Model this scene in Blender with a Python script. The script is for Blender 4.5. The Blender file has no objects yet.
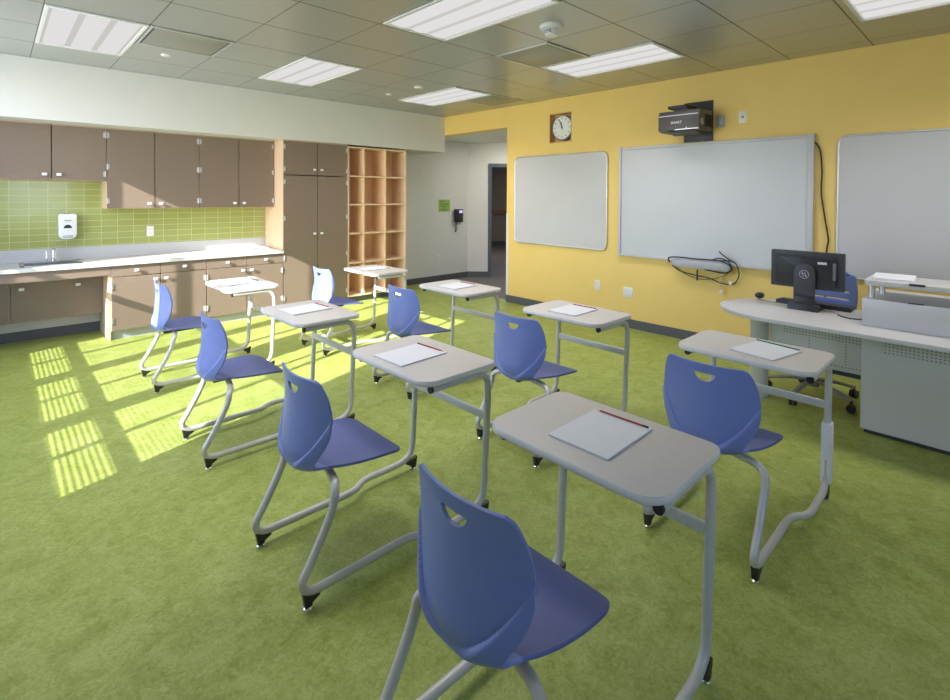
import bpy, bmesh, math, random
from mathutils import Vector, Matrix
random.seed(4)
sc = bpy.context.scene
COL = sc.collection
PI = math.pi

# ------------------------------------------------------------------ materials
def new_mat(name):
    m = bpy.data.materials.new(name); m.use_nodes = True
    nt = m.node_tree
    return m, nt, nt.nodes['Principled BSDF']

def noise_mat(name, c1, c2=None, scale=20, rough=.5, metal=0, bump=0, spec=.5, stretch=(1, 1, 1), detail=4, coat=0):
    m, nt, p = new_mat(name)
    c2 = c2 or tuple(x * .93 for x in c1)
    tc = nt.nodes.new('ShaderNodeTexCoord'); mp = nt.nodes.new('ShaderNodeMapping')
    mp.inputs['Scale'].default_value = stretch
    nz = nt.nodes.new('ShaderNodeTexNoise'); nz.inputs['Scale'].default_value = scale; nz.inputs['Detail'].default_value = detail
    rp = nt.nodes.new('ShaderNodeValToRGB')
    rp.color_ramp.elements[0].position = .35; rp.color_ramp.elements[1].position = .65
    rp.color_ramp.elements[0].color = (*c2, 1); rp.color_ramp.elements[1].color = (*c1, 1)
    L = nt.links.new
    L(tc.outputs['Object'], mp.inputs['Vector']); L(mp.outputs['Vector'], nz.inputs['Vector'])
    L(nz.outputs['Fac'], rp.inputs['Fac']); L(rp.outputs['Color'], p.inputs['Base Color'])
    p.inputs['Roughness'].default_value = rough; p.inputs['Metallic'].default_value = metal
    p.inputs['Specular IOR Level'].default_value = spec
    if coat: p.inputs['Coat Weight'].default_value = coat
    if bump:
        b = nt.nodes.new('ShaderNodeBump'); b.inputs['Strength'].default_value = bump; b.inputs['Distance'].default_value = .002
        L(nz.outputs['Fac'], b.inputs['Height']); L(b.outputs['Normal'], p.inputs['Normal'])
    return m

def math_node(nt, op, a, b=None):
    n = nt.nodes.new('ShaderNodeMath'); n.operation = op
    for i, v in enumerate((a, b)):
        if v is None: continue
        if isinstance(v, (int, float)): n.inputs[i].default_value = v
        else: nt.links.new(v, n.inputs[i])
    return n.outputs[0]

def emit_mat(name, col, strength):
    m = bpy.data.materials.new(name); m.use_nodes = True; nt = m.node_tree
    nt.nodes.clear()
    o = nt.nodes.new('ShaderNodeOutputMaterial'); e = nt.nodes.new('ShaderNodeEmission')
    e.inputs['Color'].default_value = (*col, 1); e.inputs['Strength'].default_value = strength
    nt.links.new(e.outputs[0], o.inputs[0]); return m

def glass_mat():
    m = bpy.data.materials.new('window_glass'); m.use_nodes = True; nt = m.node_tree
    nt.nodes.clear()
    o = nt.nodes.new('ShaderNodeOutputMaterial'); t = nt.nodes.new('ShaderNodeBsdfTransparent')
    g = nt.nodes.new('ShaderNodeBsdfGlossy'); g.inputs['Roughness'].default_value = .02
    mx = nt.nodes.new('ShaderNodeMixShader'); mx.inputs[0].default_value = .06
    t.inputs[0].default_value = (.95, .97, .96, 1)
    nt.links.new(t.outputs[0], mx.inputs[1]); nt.links.new(g.outputs[0], mx.inputs[2]); nt.links.new(mx.outputs[0], o.inputs[0])
    return m

def floor_mat():
    m, nt, p = new_mat('green_marbled_linoleum'); L = nt.links.new
    tc = nt.nodes.new('ShaderNodeTexCoord')
    w = nt.nodes.new('ShaderNodeTexNoise'); w.inputs['Scale'].default_value = 7; w.inputs['Detail'].default_value = 6; w.inputs['Distortion'].default_value = 1.2
    f = nt.nodes.new('ShaderNodeTexNoise'); f.inputs['Scale'].default_value = 45; f.inputs['Detail'].default_value = 5; f.inputs['Distortion'].default_value = 1.6
    L(tc.outputs['Object'], w.inputs['Vector']); L(tc.outputs['Object'], f.inputs['Vector'])
    s = math_node(nt, 'ADD', math_node(nt, 'MULTIPLY', w.outputs['Fac'], .45), math_node(nt, 'MULTIPLY', f.outputs['Fac'], .55))
    rp = nt.nodes.new('ShaderNodeValToRGB'); e = rp.color_ramp.elements
    e[0].position = .34; e[0].color = (.205, .262, .042, 1)
    e[1].position = .66; e[1].color = (.375, .435, .14, 1)
    k = e.new(.5); k.color = (.292, .345, .080, 1)
    L(s, rp.inputs['Fac']); L(rp.outputs['Color'], p.inputs['Base Color'])
    p.inputs['Roughness'].default_value = .45; p.inputs['Specular IOR Level'].default_value = .25
    return m

def ceiling_mat(x0, y0, pitch):
    m, nt, p = new_mat('metal_ceiling_panels'); L = nt.links.new
    tc = nt.nodes.new('ShaderNodeTexCoord'); sp = nt.nodes.new('ShaderNodeSeparateXYZ'); L(tc.outputs['Object'], sp.inputs[0])
    def line(sock, o, half):
        v = math_node(nt, 'FRACT', math_node(nt, 'DIVIDE', math_node(nt, 'SUBTRACT', sock, o - pitch / 2), pitch))
        d = math_node(nt, 'ABSOLUTE', math_node(nt, 'SUBTRACT', v, .5))
        return math_node(nt, 'LESS_THAN', d, half / pitch)
    lx = line(sp.outputs['Y'], y0, .0055)     # joints running along X
    ly = line(sp.outputs['X'], x0, .0034)     # joints running along Y
    tot = math_node(nt, 'MAXIMUM', lx, ly)
    st = nt.nodes.new('ShaderNodeMapping'); st.inputs['Scale'].default_value = (2, 60, 1); L(tc.outputs['Object'], st.inputs[0])
    nz = nt.nodes.new('ShaderNodeTexNoise'); nz.inputs['Scale'].default_value = 3; L(st.outputs[0], nz.inputs['Vector'])
    rp = nt.nodes.new('ShaderNodeValToRGB'); rp.color_ramp.elements[0].color = (.46, .47, .475, 1); rp.color_ramp.elements[1].color = (.53, .535, .535, 1)
    L(nz.outputs['Fac'], rp.inputs[0])
    mx = nt.nodes.new('ShaderNodeMix'); mx.data_type = 'RGBA'
    L(tot, mx.inputs[0]); L(rp.outputs[0], mx.inputs[6]); mx.inputs[7].default_value = (.09, .085, .075, 1)
    L(mx.outputs[2], p.inputs['Base Color'])
    p.inputs['Metallic'].default_value = .55; p.inputs['Roughness'].default_value = .33
    b = nt.nodes.new('ShaderNodeBump'); b.inputs['Strength'].default_value = .5; b.inputs['Distance'].default_value = .003
    L(math_node(nt, 'MULTIPLY', tot, -1), b.inputs['Height']); L(b.outputs[0], p.inputs['Normal'])
    return m

def tile_mat(x0, z0, tw, th):
    m, nt, p = new_mat('lime_glass_tile'); L = nt.links.new
    tc = nt.nodes.new('ShaderNodeTexCoord'); sp = nt.nodes.new('ShaderNodeSeparateXYZ'); L(tc.outputs['Object'], sp.inputs[0])
    def cell(sock, o, w):
        q = math_node(nt, 'DIVIDE', math_node(nt, 'SUBTRACT', sock, o), w)
        fl = math_node(nt, 'FLOOR', q); v = math_node(nt, 'FRACT', q)
        d = math_node(nt, 'MULTIPLY', math_node(nt, 'MINIMUM', v, math_node(nt, 'SUBTRACT', 1, v)), w)
        return fl, math_node(nt, 'LESS_THAN', d, .0016)
    fx, lx = cell(sp.outputs['X'], x0, tw); fz, lz = cell(sp.outputs['Z'], z0, th)
    tot = math_node(nt, 'MAXIMUM', lx, lz)
    cb = nt.nodes.new('ShaderNodeCombineXYZ'); L(fx, cb.inputs[0]); L(fz, cb.inputs[1])
    wn = nt.nodes.new('ShaderNodeTexWhiteNoise'); L(cb.outputs[0], wn.inputs['Vector'])
    rp = nt.nodes.new('ShaderNodeValToRGB'); rp.color_ramp.elements[0].color = (.33, .365, .105, 1); rp.color_ramp.elements[1].color = (.37, .40, .135, 1)
    L(wn.outputs['Value'], rp.inputs[0])
    mx = nt.nodes.new('ShaderNodeMix'); mx.data_type = 'RGBA'; L(tot, mx.inputs[0]); L(rp.outputs[0], mx.inputs[6]); mx.inputs[7].default_value = (.62, .66, .38, 1)
    L(mx.outputs[2], p.inputs['Base Color'])
    p.inputs['Roughness'].default_value = .12; p.inputs['Specular IOR Level'].default_value = .6
    nz = nt.nodes.new('ShaderNodeTexNoise'); nz.inputs['Scale'].default_value = 9; L(tc.outputs['Object'], nz.inputs['Vector'])
    b = nt.nodes.new('ShaderNodeBump'); b.inputs['Strength'].default_value = .35; b.inputs['Distance'].default_value = .004
    L(math_node(nt, 'ADD', math_node(nt, 'MULTIPLY', tot, -1), math_node(nt, 'MULTIPLY', nz.outputs['Fac'], .5)), b.inputs['Height'])
    L(b.outputs[0], p.inputs['Normal'])
    return m

def perf_mat(name, col, regions, pitch, rad):
    """painted sheet steel with punched rows of round holes inside y/z regions (object space)"""
    m, nt, p = new_mat(name); L = nt.links.new
    tc = nt.nodes.new('ShaderNodeTexCoord'); sp = nt.nodes.new('ShaderNodeSeparateXYZ'); L(tc.outputs['Object'], sp.inputs[0])
    Y, Z = sp.outputs['Y'], sp.outputs['Z']
    def off(s): return math_node(nt, 'SUBTRACT', math_node(nt, 'FRACT', math_node(nt, 'DIVIDE', s, pitch)), .5)
    a, b = off(Y), off(Z)
    d = math_node(nt, 'SQRT', math_node(nt, 'ADD', math_node(nt, 'MULTIPLY', a, a), math_node(nt, 'MULTIPLY', b, b)))
    dot = math_node(nt, 'LESS_THAN', d, rad / pitch)
    tot = None
    for (ya, yb, za, zb) in regions:
        r = math_node(nt, 'MULTIPLY', math_node(nt, 'MULTIPLY', math_node(nt, 'GREATER_THAN', Y, ya), math_node(nt, 'LESS_THAN', Y, yb)),
                      math_node(nt, 'MULTIPLY', math_node(nt, 'GREATER_THAN', Z, za), math_node(nt, 'LESS_THAN', Z, zb)))
        tot = r if tot is None else math_node(nt, 'MAXIMUM', tot, r)
    fac = math_node(nt, 'MULTIPLY', dot, tot)
    mx = nt.nodes.new('ShaderNodeMix'); mx.data_type = 'RGBA'; L(fac, mx.inputs[0])
    mx.inputs[6].default_value = (*col, 1); mx.inputs[7].default_value = (.16, .16, .165, 1)
    L(mx.outputs[2], p.inputs['Base Color']); p.inputs['Roughness'].default_value = .45
    return m

CX0, CY0, PITCH = .2425, .787, .6008
M = dict(
    floor=floor_mat(),
    carpet=noise_mat('grey_hall_carpet', (.20, .185, .18), (.15, .14, .135), 90, .9),
    ceiling=ceiling_mat(CX0, CY0, PITCH),
    white=noise_mat('white_wall_paint', (.69, .69, .675), (.675, .675, .66), 6, .75),
    beige=noise_mat('pale_wall_paint', (.60, .585, .555), (.585, .57, .54), 6, .75),
    yellow=noise_mat('yellow_wall_paint', (.86, .63, .20), (.845, .615, .193), 5, .6),
    base=noise_mat('grey_rubber_base', (.105, .11, .12), (.095, .10, .11), 30, .5),
    soffit_ceil=noise_mat('white_tile', (.75, .75, .73), (.72, .72, .70), 60, .85),
    taupe=noise_mat('taupe_laminate', (.225, .168, .128), (.208, .154, .117), 14, .38, stretch=(.6, 1, 9)),
    maple=noise_mat('maple_panel', (.74, .56, .38), (.69, .51, .335), 9, .42, stretch=(6, 6, .5)),
    maple_in=noise_mat('maple_interior', (.86, .62, .40), (.80, .56, .35), 9, .45, stretch=(6, 6, .5)),
    counter=noise_mat('pale_laminate', (.60, .615, .59), (.57, .585, .56), 160, .3),
    splash=noise_mat('grey_laminate', (.52, .52, .51), (.49, .49, .48), 120, .35),
    toe=noise_mat('grey_toe_kick', (.42, .43, .44), (.39, .40, .41), 40, .5),
    steel=noise_mat('brushed_steel', (.62, .61, .59), (.55, .54, .52), 60, .28, 1, stretch=(1, 12, 1)),
    chrome=noise_mat('chrome', (.80, .80, .80), (.76, .76, .76), 20, .14, 1),
    tile=tile_mat(.099, 1.6065 - .067 * 12, .1485, .067),
    plastic_white=noise_mat('white_plastic', (.80, .80, .80), (.78, .78, .78), 30, .4),
    plastic_grey=noise_mat('grey_plastic', (.45, .46, .52), (.42, .43, .49), 30, .4),
    board=noise_mat('whiteboard_steel', (.60, .605, .63), (.59, .595, .62), 3, .16, coat=.3),
    matte_board=noise_mat('projection_surface', (.58, .60, .645), (.57, .59, .635), 3, .38),
    alu=noise_mat('aluminium_frame', (.72, .72, .74), (.68, .68, .70), 40, .32, .7),
    alu_white=noise_mat('white_metal_trim', (.78, .78, .79), (.76, .76, .77), 40, .4),
    frame=noise_mat('pewter_painted_tube', (.56, .55, .53), (.53, .52, .50), 60, .35, .15),
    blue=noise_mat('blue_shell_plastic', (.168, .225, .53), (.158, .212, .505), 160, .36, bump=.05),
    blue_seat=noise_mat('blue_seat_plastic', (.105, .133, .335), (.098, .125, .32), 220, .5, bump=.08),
    desk=noise_mat('grey_desk_laminate', (.60, .565, .53), (.575, .54, .505), 90, .45),
    desk_edge=noise_mat('light_edge_band', (.66, .645, .62), (.64, .625, .60), 60, .45),
    black=noise_mat('black_plastic', (.022, .023, .026), (.018, .019, .022), 60, .42),
    black_soft=noise_mat('charcoal_plastic', (.05, .052, .058), (.042, .044, .05), 60, .5),
    cable=noise_mat('black_cable', (.02, .02, .022), (.017, .017, .019), 60, .5),
    cable_grey=noise_mat('grey_cable', (.16, .16, .165), (.15, .15, .155), 60, .5),
    projector=noise_mat('dark_grey_housing', (.085, .075, .075), (.075, .067, .067), 50, .35),
    paper=noise_mat('white_paper', (.74, .75, .785), (.725, .735, .77), 60, .7),
    paper_edge=noise_mat('paper_edges', (.62, .63, .66), (.56, .57, .60), 300, .8, stretch=(1, 1, 8)),
    red=noise_mat('red_paint', (.36, .035, .035), (.33, .03, .03), 50, .4),
    greenp=noise_mat('green_paint', (.015, .19, .12), (.013, .17, .11), 50, .4),
    notice=noise_mat('green_paper', (.30, .48, .11), (.29, .46, .105), 40, .7),
    ink=noise_mat('dark_ink', (.03, .03, .03), (.025, .025, .025), 40, .6),
    tdesk=noise_mat('pale_grey_desktop', (.58, .57, .56), (.56, .55, .54), 120, .3),
    tpanel=noise_mat('grey_painted_steel', (.53, .525, .505), (.51, .505, .485), 60, .42),
    clockface=noise_mat('clock_face', (.78, .80, .80), (.77, .79, .79), 30, .4),
    clockrim=noise_mat('clock_rim', (.20, .20, .22), (.18, .18, .20), 30, .35),
    plywood=noise_mat('plywood_lining', (.78, .50, .20), (.70, .43, .16), 12, .5, stretch=(6, 1, 1)),
    door_frame=noise_mat('blue_grey_steel_frame', (.085, .105, .135), (.08, .098, .127), 30, .4),
    wood=noise_mat('oak_rail', (.32, .17, .08), (.27, .14, .065), 8, .45, stretch=(6, 1, 1)),
    hall=noise_mat('hall_paint', (.34, .31, .28), (.32, .29, .265), 8, .7),
    tube_lit=emit_mat('lit_diffuser', (1.0, .985, .97), .52),
    reflector=emit_mat('glowing_reflector', (1.0, .985, .93), .40),  # reflector between tubes: weak emission stands in for the tube light it reflects
    screen=emit_mat('phone_display', (.55, .45, 1.0), .9),
    lens=noise_mat('projector_lens', (.45, .47, .38), (.40, .42, .33), 30, .1),
    glass=glass_mat(),
    hinge_steel=noise_mat('satin_hinge_steel', (.55, .55, .56), (.50, .50, .51), 40, .4, .4),
    base_grey=noise_mat('grey_chair_base', (.27, .265, .26), (.25, .245, .24), 60, .4),
    board_frame=noise_mat('silver_board_frame', (.58, .58, .61), (.55, .55, .58), 40, .4),
    vent_grey=noise_mat('grey_vent_plate', (.36, .355, .33), (.33, .325, .30), 60, .4, .4),
)
M['perf_modesty'] = perf_mat('perforated_modesty_steel', (.60, .595, .575), [(.66, 1.13, .505, .605), (.735, .757, .36, .505), (.955, .977, .36, .505), (.66, 1.16, .325, .345)], .0195, .0045)
M['perf_ped'] = perf_mat('perforated_pedestal_steel', (.53, .525, .505), [(-.6, .535, .525, .605)], .0195, .0045)

# ------------------------------------------------------------------ mesh helpers
class MB:
    def __init__(s): s.bm = bmesh.new()
    def box(s, x0, x1, y0, y1, z0, z1, bev=0, seg=2, rot=None, about=None):
        r = bmesh.ops.create_cube(s.bm, size=1)
        vs = r['verts']
        c = Vector(((x0 + x1) / 2, (y0 + y1) / 2, (z0 + z1) / 2))
        bmesh.ops.scale(s.bm, vec=(abs(x1 - x0), abs(y1 - y0), abs(z1 - z0)), verts=vs)
        bmesh.ops.translate(s.bm, vec=c, verts=vs)
        if bev:
            es = list({e for v in vs for e in v.link_edges})
            r = bmesh.ops.bevel(s.bm, geom=es, offset=bev, segments=seg, profile=.5, affect='EDGES')
            vs = list({v for f in r['faces'] for v in f.verts} | {v for v in vs if v.is_valid})
        if rot: bmesh.ops.rotate(s.bm, cent=about or c, matrix=rot, verts=vs)
        return s
    def cyl(s, p0, p1, r0, r1=None, seg=20, caps=True):
        p0, p1 = Vector(p0), Vector(p1); r1 = r0 if r1 is None else r1
        d = p1 - p0
        mt = Matrix.Translation((p0 + p1) / 2) @ d.to_track_quat('Z', 'Y').to_matrix().to_4x4()
        bmesh.ops.create_cone(s.bm, cap_ends=caps, segments=seg, radius1=r0, radius2=r1, depth=d.length, matrix=mt)
        return s
    def sphere(s, c, r, sx=1, sy=1, sz=1, u=20, v=12):
        bmesh.ops.create_uvsphere(s.bm, u_segments=u, v_segments=v, radius=r, matrix=Matrix.Translation(c) @ Matrix.Diagonal((sx, sy, sz, 1)))
        return s
    def tube(s, pts, r, seg=12, sub=6, closed=False, flat=None):
        P = spline(pts, sub, closed) if sub > 1 else [Vector(p) for p in pts]
        n = len(P); rings = []
        up = Vector((0, 0, 1)); prev = None
        for i, p in enumerate(P):
            a = P[(i - 1) % n] if (closed or i > 0) else P[0]
            b = P[(i + 1) % n] if (closed or i < n - 1) else P[-1]
            t = (b - a).normalized()
            if prev is None:
                prev = t.cross(up if abs(t.z) < .9 else Vector((1, 0, 0))).normalized()
            nn = (prev - t * prev.dot(t)).normalized(); prev = nn
            bb = t.cross(nn)
            fa, fb = flat or (1, 1)
            rings.append([s.bm.verts.new(p + nn * (math.cos(2 * PI * k / seg) * r * fa) + bb * (math.sin(2 * PI * k / seg) * r * fb)) for k in range(seg)])
        m = n if closed else n - 1
        for i in range(m):
            A, B = rings[i], rings[(i + 1) % n]
            for k in range(seg):
                s.bm.faces.new((A[k], A[(k + 1) % seg], B[(k + 1) % seg], B[k]))
        if not closed:
            s.bm.faces.new(rings[0][::-1]); s.bm.faces.new(rings[-1])
        return s
    def prism(s, poly, a0, a1, axis='z', bev=0, seg=2):
        def mk(u, v, w):
            return {'z': (u, v, w), 'x': (w, u, v), 'y': (u, w, v)}[axis]
        A = [s.bm.verts.new(mk(u, v, a0)) for u, v in poly]; B = [s.bm.verts.new(mk(u, v, a1)) for u, v in poly]
        n = len(poly); fs = [s.bm.faces.new(A[::-1]), s.bm.faces.new(B)]
        for k in range(n): fs.append(s.bm.faces.new((A[k], A[(k + 1) % n], B[(k + 1) % n], B[k])))
        bmesh.ops.recalc_face_normals(s.bm, faces=fs)
        if bev:
            es = list(set(fs[0].edges) | set(fs[1].edges))
            bmesh.ops.bevel(s.bm, geom=es, offset=bev, segments=seg, profile=.5, affect='EDGES')
        return s
    def lathe(s, prof, c=(0, 0, 0), seg=28, axis='z'):
        rings = []
        for r, h in prof:
            ring = []
            for k in range(seg):
                a = 2 * PI * k / seg; u, v = r * math.cos(a), r * math.sin(a)
                q = {'z': (u, v, h), 'x': (h, u, v), 'y': (u, h, v)}[axis]
                ring.append(s.bm.verts.new(Vector(q) + Vector(c)))
            rings.append(ring)
        for A, B in zip(rings, rings[1:]):
            for k in range(seg): s.bm.faces.new((A[k], A[(k + 1) % seg], B[(k + 1) % seg], B[k]))
        s.bm.faces.new(rings[0][::-1]); s.bm.faces.new(rings[-1])
        return s
    def xform(s, mt):
        bmesh.ops.transform(s.bm, matrix=mt, verts=s.bm.verts[:]); return s
    def done(s, name, mat, parent=None, angle=40, merge=True):
        bmesh.ops.recalc_face_normals(s.bm, faces=s.bm.faces[:])
        me = bpy.data.meshes.new(name); s.bm.to_mesh(me); s.bm.free()
        for p in me.polygons: p.use_smooth = True
        try: me.set_sharp_from_angle(angle=math.radians(angle))
        except Exception: pass
        return link(name, me, mat, parent)

def link(name, me, mat, parent=None):
    o = bpy.data.objects.new(name, me); COL.objects.link(o)
    for m in (mat if isinstance(mat, (list, tuple)) else [mat]):
        me.materials.append(M[m] if isinstance(m, str) else m)
    if parent: o.parent = parent
    return o

def spline(pts, sub, closed=False):
    P = [Vector(p) for p in pts]; n = len(P); out = []
    rng = n if closed else n - 1
    for i in range(rng):
        p1, p2 = P[i], P[(i + 1) % n]
        p0 = P[i - 1] if (closed or i > 0) else p1 * 2 - p2
        p3 = P[(i + 2) % n] if (closed or i + 2 < n) else p2 * 2 - p1
        d1 = max((p1 - p0).length, 1e-6) ** .5; d2 = max((p2 - p1).length, 1e-6) ** .5; d3 = max((p3 - p2).length, 1e-6) ** .5
        for k in range(sub):
            t = d1 + d2 * k / sub
            t0, t1, t2, t3 = 0, d1, d1 + d2, d1 + d2 + d3
            A1 = p0 * ((t1 - t) / (t1 - t0)) + p1 * ((t - t0) / (t1 - t0))
            A2 = p1 * ((t2 - t) / (t2 - t1)) + p2 * ((t - t1) / (t2 - t1))
            A3 = p2 * ((t3 - t) / (t3 - t2)) + p3 * ((t - t2) / (t3 - t2))
            B1 = A1 * ((t2 - t) / (t2 - t0)) + A2 * ((t - t0) / (t2 - t0))
            B2 = A2 * ((t3 - t) / (t3 - t1)) + A3 * ((t - t1) / (t3 - t1))
            out.append(B1 * ((t2 - t) / (t2 - t1)) + B2 * ((t - t1) / (t2 - t1)))
    if not closed: out.append(P[-1])
    return out

def rrect(x0, x1, y0, y1, r, n=6):
    rs = r if isinstance(r, (list, tuple)) else [r] * 4
    out = []
    for (cx, cy, a, q) in ((x1, y1, 0, rs[0]), (x0, y1, 90, rs[1]), (x0, y0, 180, rs[2]), (x1, y0, 270, rs[3])):
        sx = -1 if cx == x1 else 1; sy = -1 if cy == y1 else 1
        for k in range(n + 1):
            t = math.radians(a + 90 * k / n)
            out.append((cx + sx * q + q * math.cos(t), cy + sy * q + q * math.sin(t)))
    return out

def tag(o, label, cat, group=None):
    o['label'] = label; o['category'] = cat
    if group: o['group'] = group
    return o
def thing(name, label, cat, loc=(0, 0, 0), rz=0, group=None):
    o = bpy.data.objects.new(name, None); COL.objects.link(o); o.empty_display_size = .1
    o.location = loc; o.rotation_euler = (0, 0, rz)
    return tag(o, label, cat, group)
def struct(o):
    o['kind'] = 'structure'; return o
def copy_tree(o, parent=None):
    c = o.copy(); COL.objects.link(c)
    if parent: c.parent = parent
    for ch in list(o.children): copy_tree(ch, c)
    return c
def wbox(name, mat, x0, x1, y0, y1, z0, z1):
    return struct(MB().box(x0, x1, y0, y1, z0, z1).done(name, mat))
def text_mesh(body, size, extrude=.0006):
    cu = bpy.data.curves.new('lettering', 'FONT'); cu.body = body; cu.size = size; cu.extrude = extrude; cu.align_x = 'CENTER'; cu.align_y = 'CENTER'
    o = bpy.data.objects.new('lettering', cu); COL.objects.link(o)
    bpy.context.view_layer.update()
    me = bpy.data.meshes.new_from_object(o.evaluated_get(bpy.context.evaluated_depsgraph_get()))
    bpy.data.objects.remove(o); bpy.data.curves.remove(cu)
    return me

# ------------------------------------------------------------------ room shell
XW, YB, XL, YN, ZC = 5.25, 6.85, -.8, -2.6, 2.75
YF, YU = 6.25, 6.53            # fronts of base/tall cabinets and of wall cabinets
SOF = 2.19
struct(MB().box(XL - .2, 5.35, YN - .2, YB + .15, -.12, 0).done('floor', 'floor'))
AX = Vector((.7257, -.688, 0)); AXN = Vector((.688, .7257, 0))
C0 = Vector((6.305, YB, 0))
# alcove + corridor floor
b = MB()
b.box(5.35, 10.0, 4.6, YB + .15, -.12, .0)
struct(b.done('floor_alcove', 'carpet'))
wbox('ceiling', 'ceiling', XL - .2, XW + .02, YN - .2, YB + .15, ZC, ZC + .12)
wbox('ceiling_alcove', 'soffit_ceil', XW + .15, 9.0, 4.6, YB + .1, 2.464, 2.58)
wbox('wall_left', 'white', XL - .2, C0.x, YB, YB + .15, 0, ZC + .1)
wbox('wall_soffit', 'white', XL, XW, YF, YB, SOF, ZC)
# yellow wall with a recessed clock niche
nY0, nY1, nZ0, nZ1 = 3.785, 4.14, 2.18, 2.565
b = MB()
b.box(XW, XW + .15, YN - .2, nY0, 0, ZC + .1); b.box(XW, XW + .15, nY1, 4.887, 0, ZC + .1)
b.box(XW, XW + .15, nY0, nY1, 0, nZ0); b.box(XW, XW + .15, nY0, nY1, nZ1, ZC + .1)
b.box(XW, XW + .15, 4.887, YB, 2.462, ZC + .1)
struct(b.done('wall_right', 'yellow'))
wbox('wall_alcove', 'beige', XW + .15, 9.0, 4.6, 4.74, 0, 2.47)
fill_win = [(.1, 1.4)]  # unseen opening added behind the camera for daylight fill
NZ0, NZ1 = .85, 2.575
b = MB(); xs = [XL - .2] + [v for w in fill_win for v in w] + [XW + .15]
for i in range(0, len(xs), 2): b.box(xs[i], xs[i + 1], YN - .15, YN, 0, ZC + .1)
for w in fill_win: b.box(w[0], w[1], YN - .15, YN, 0, NZ0); b.box(w[0], w[1], YN - .15, YN, NZ1, ZC + .1)
struct(b.done('wall_near', 'white'))
for i, (x0, x1) in enumerate(fill_win):
    b = MB(); e = .04; ya, yb = YN - .09, YN - .03; xm = (x0 + x1) / 2
    b.box(x0, x0 + e, ya, yb, NZ0, NZ1); b.box(x1 - e, x1, ya, yb, NZ0, NZ1); b.box(xm - e / 2, xm + e / 2, ya, yb, NZ0 + e, NZ1 - e)
    b.box(x0 + e, x1 - e, ya, yb, NZ0, NZ0 + e); b.box(x0 + e, x1 - e, ya, yb, NZ1 - e, NZ1)
    w = struct(b.done('window_%d' % (i + 4), 'alu_white'))  # added window, out of view, only there for the fill
    MB().box(x0 + e, x1 - e, YN - .0615, YN - .0585, NZ0 + e, NZ1 - e).done('pane', 'glass', w)
# slanted alcove wall with the doorway
def slant(t0, t1, z0, z1, d0=0, d1=.14):
    A = [C0 + AX * t0 + AXN * d0, C0 + AX * t1 + AXN * d0, C0 + AX * t1 + AXN * d1, C0 + AX * t0 + AXN * d1]
    m = MB().prism([(p.x, p.y) for p in A], z0, z1); return m
dT0, dT1, dZ = .41, 1.36, 2.05
b = slant(-.02, dT0, 0, 2.6); 
for t0, t1, z0, z1 in ((dT1, 3.0, 0, 2.6), (dT0, dT1, dZ, 2.6)):
    q = slant(t0, t1, z0, z1); me = bpy.data.meshes.new('t'); q.bm.to_mesh(me); b.bm.from_mesh(me); bpy.data.meshes.remove(me)
struct(b.done('wall_alcove_slanted', 'white'))
def jamb(t0, t1, z0, z1, d0=-.02, d1=.16):
    return slant(t0, t1, z0, z1, d0, d1)
b = jamb(dT0 - .035, dT0 + .03, 0, dZ + .035)
for a in ((dT1 - .03, dT1 + .035, 0, dZ + .035), (dT0 + .03, dT1 - .03, dZ - .03, dZ + .035)):
    q = jamb(*a); me = bpy.data.meshes.new('t'); q.bm.to_mesh(me); b.bm.from_mesh(me); bpy.data.meshes.remove(me)
struct(b.done('door_1', 'door_frame'))
# corridor beyond the doorway
def corr(l0, l1, w0, w1, z0, z1, name, mat):
    o = C0 + AX * .83
    A = [o + AXN * l0 + AX * w0, o + AXN * l0 + AX * w1, o + AXN * l1 + AX * w1, o + AXN * l1 + AX * w0]
    return struct(MB().prism([(p.x, p.y) for p in A], z0, z1).done(name, mat))
corr(.14, 6.2, -1.3, 1.6, -.12, -.001, 'floor_corridor', 'carpet')
corr(.14, 6.2, -1.3, 1.6, 2.5, 2.6, 'ceiling_corridor', 'soffit_ceil')
corr(6.0, 6.15, -1.3, 1.6, 0, 2.5, 'wall_corridor_far', 'hall')
corr(.14, 6.0, -1.3, -1.2, 0, 2.5, 'wall_corridor_left', 'hall')
corr(.14, 6.0, 1.5, 1.6, 0, 2.5, 'wall_corridor_right', 'hall')
corr(5.93, 6.0, -1.2, 1.5, .93, 1.06, 'trim_handrail', 'wood')
corr(5.985, 6.0, -1.2, 1.5, 0, .12, 'baseboard_corridor', 'base')
# baseboards, corner guard
def bboard(name, x0, x1, y0, y1): return wbox(name, 'base', x0, x1, y0, y1, 0, .1)
bboard('baseboard_right', XW - .012, XW, YN, 4.887)
bboard('baseboard_left', 4.52, C0.x, YB - .012, YB)
bboard('baseboard_sink', XL, .84, YB - .012, YB)
struct(slant(0, dT0 - .035, 0, .1, -.012, 0).done('baseboard_alcove', 'base'))
b = MB(); b.box(XW - .004, XW + .155, 4.883, 4.891, .1, 1.25); b.box(XW - .004, XW, 4.855, 4.891, .1, 1.25)
struct(b.done('trim_corner_guard', 'alu_white'))

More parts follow.
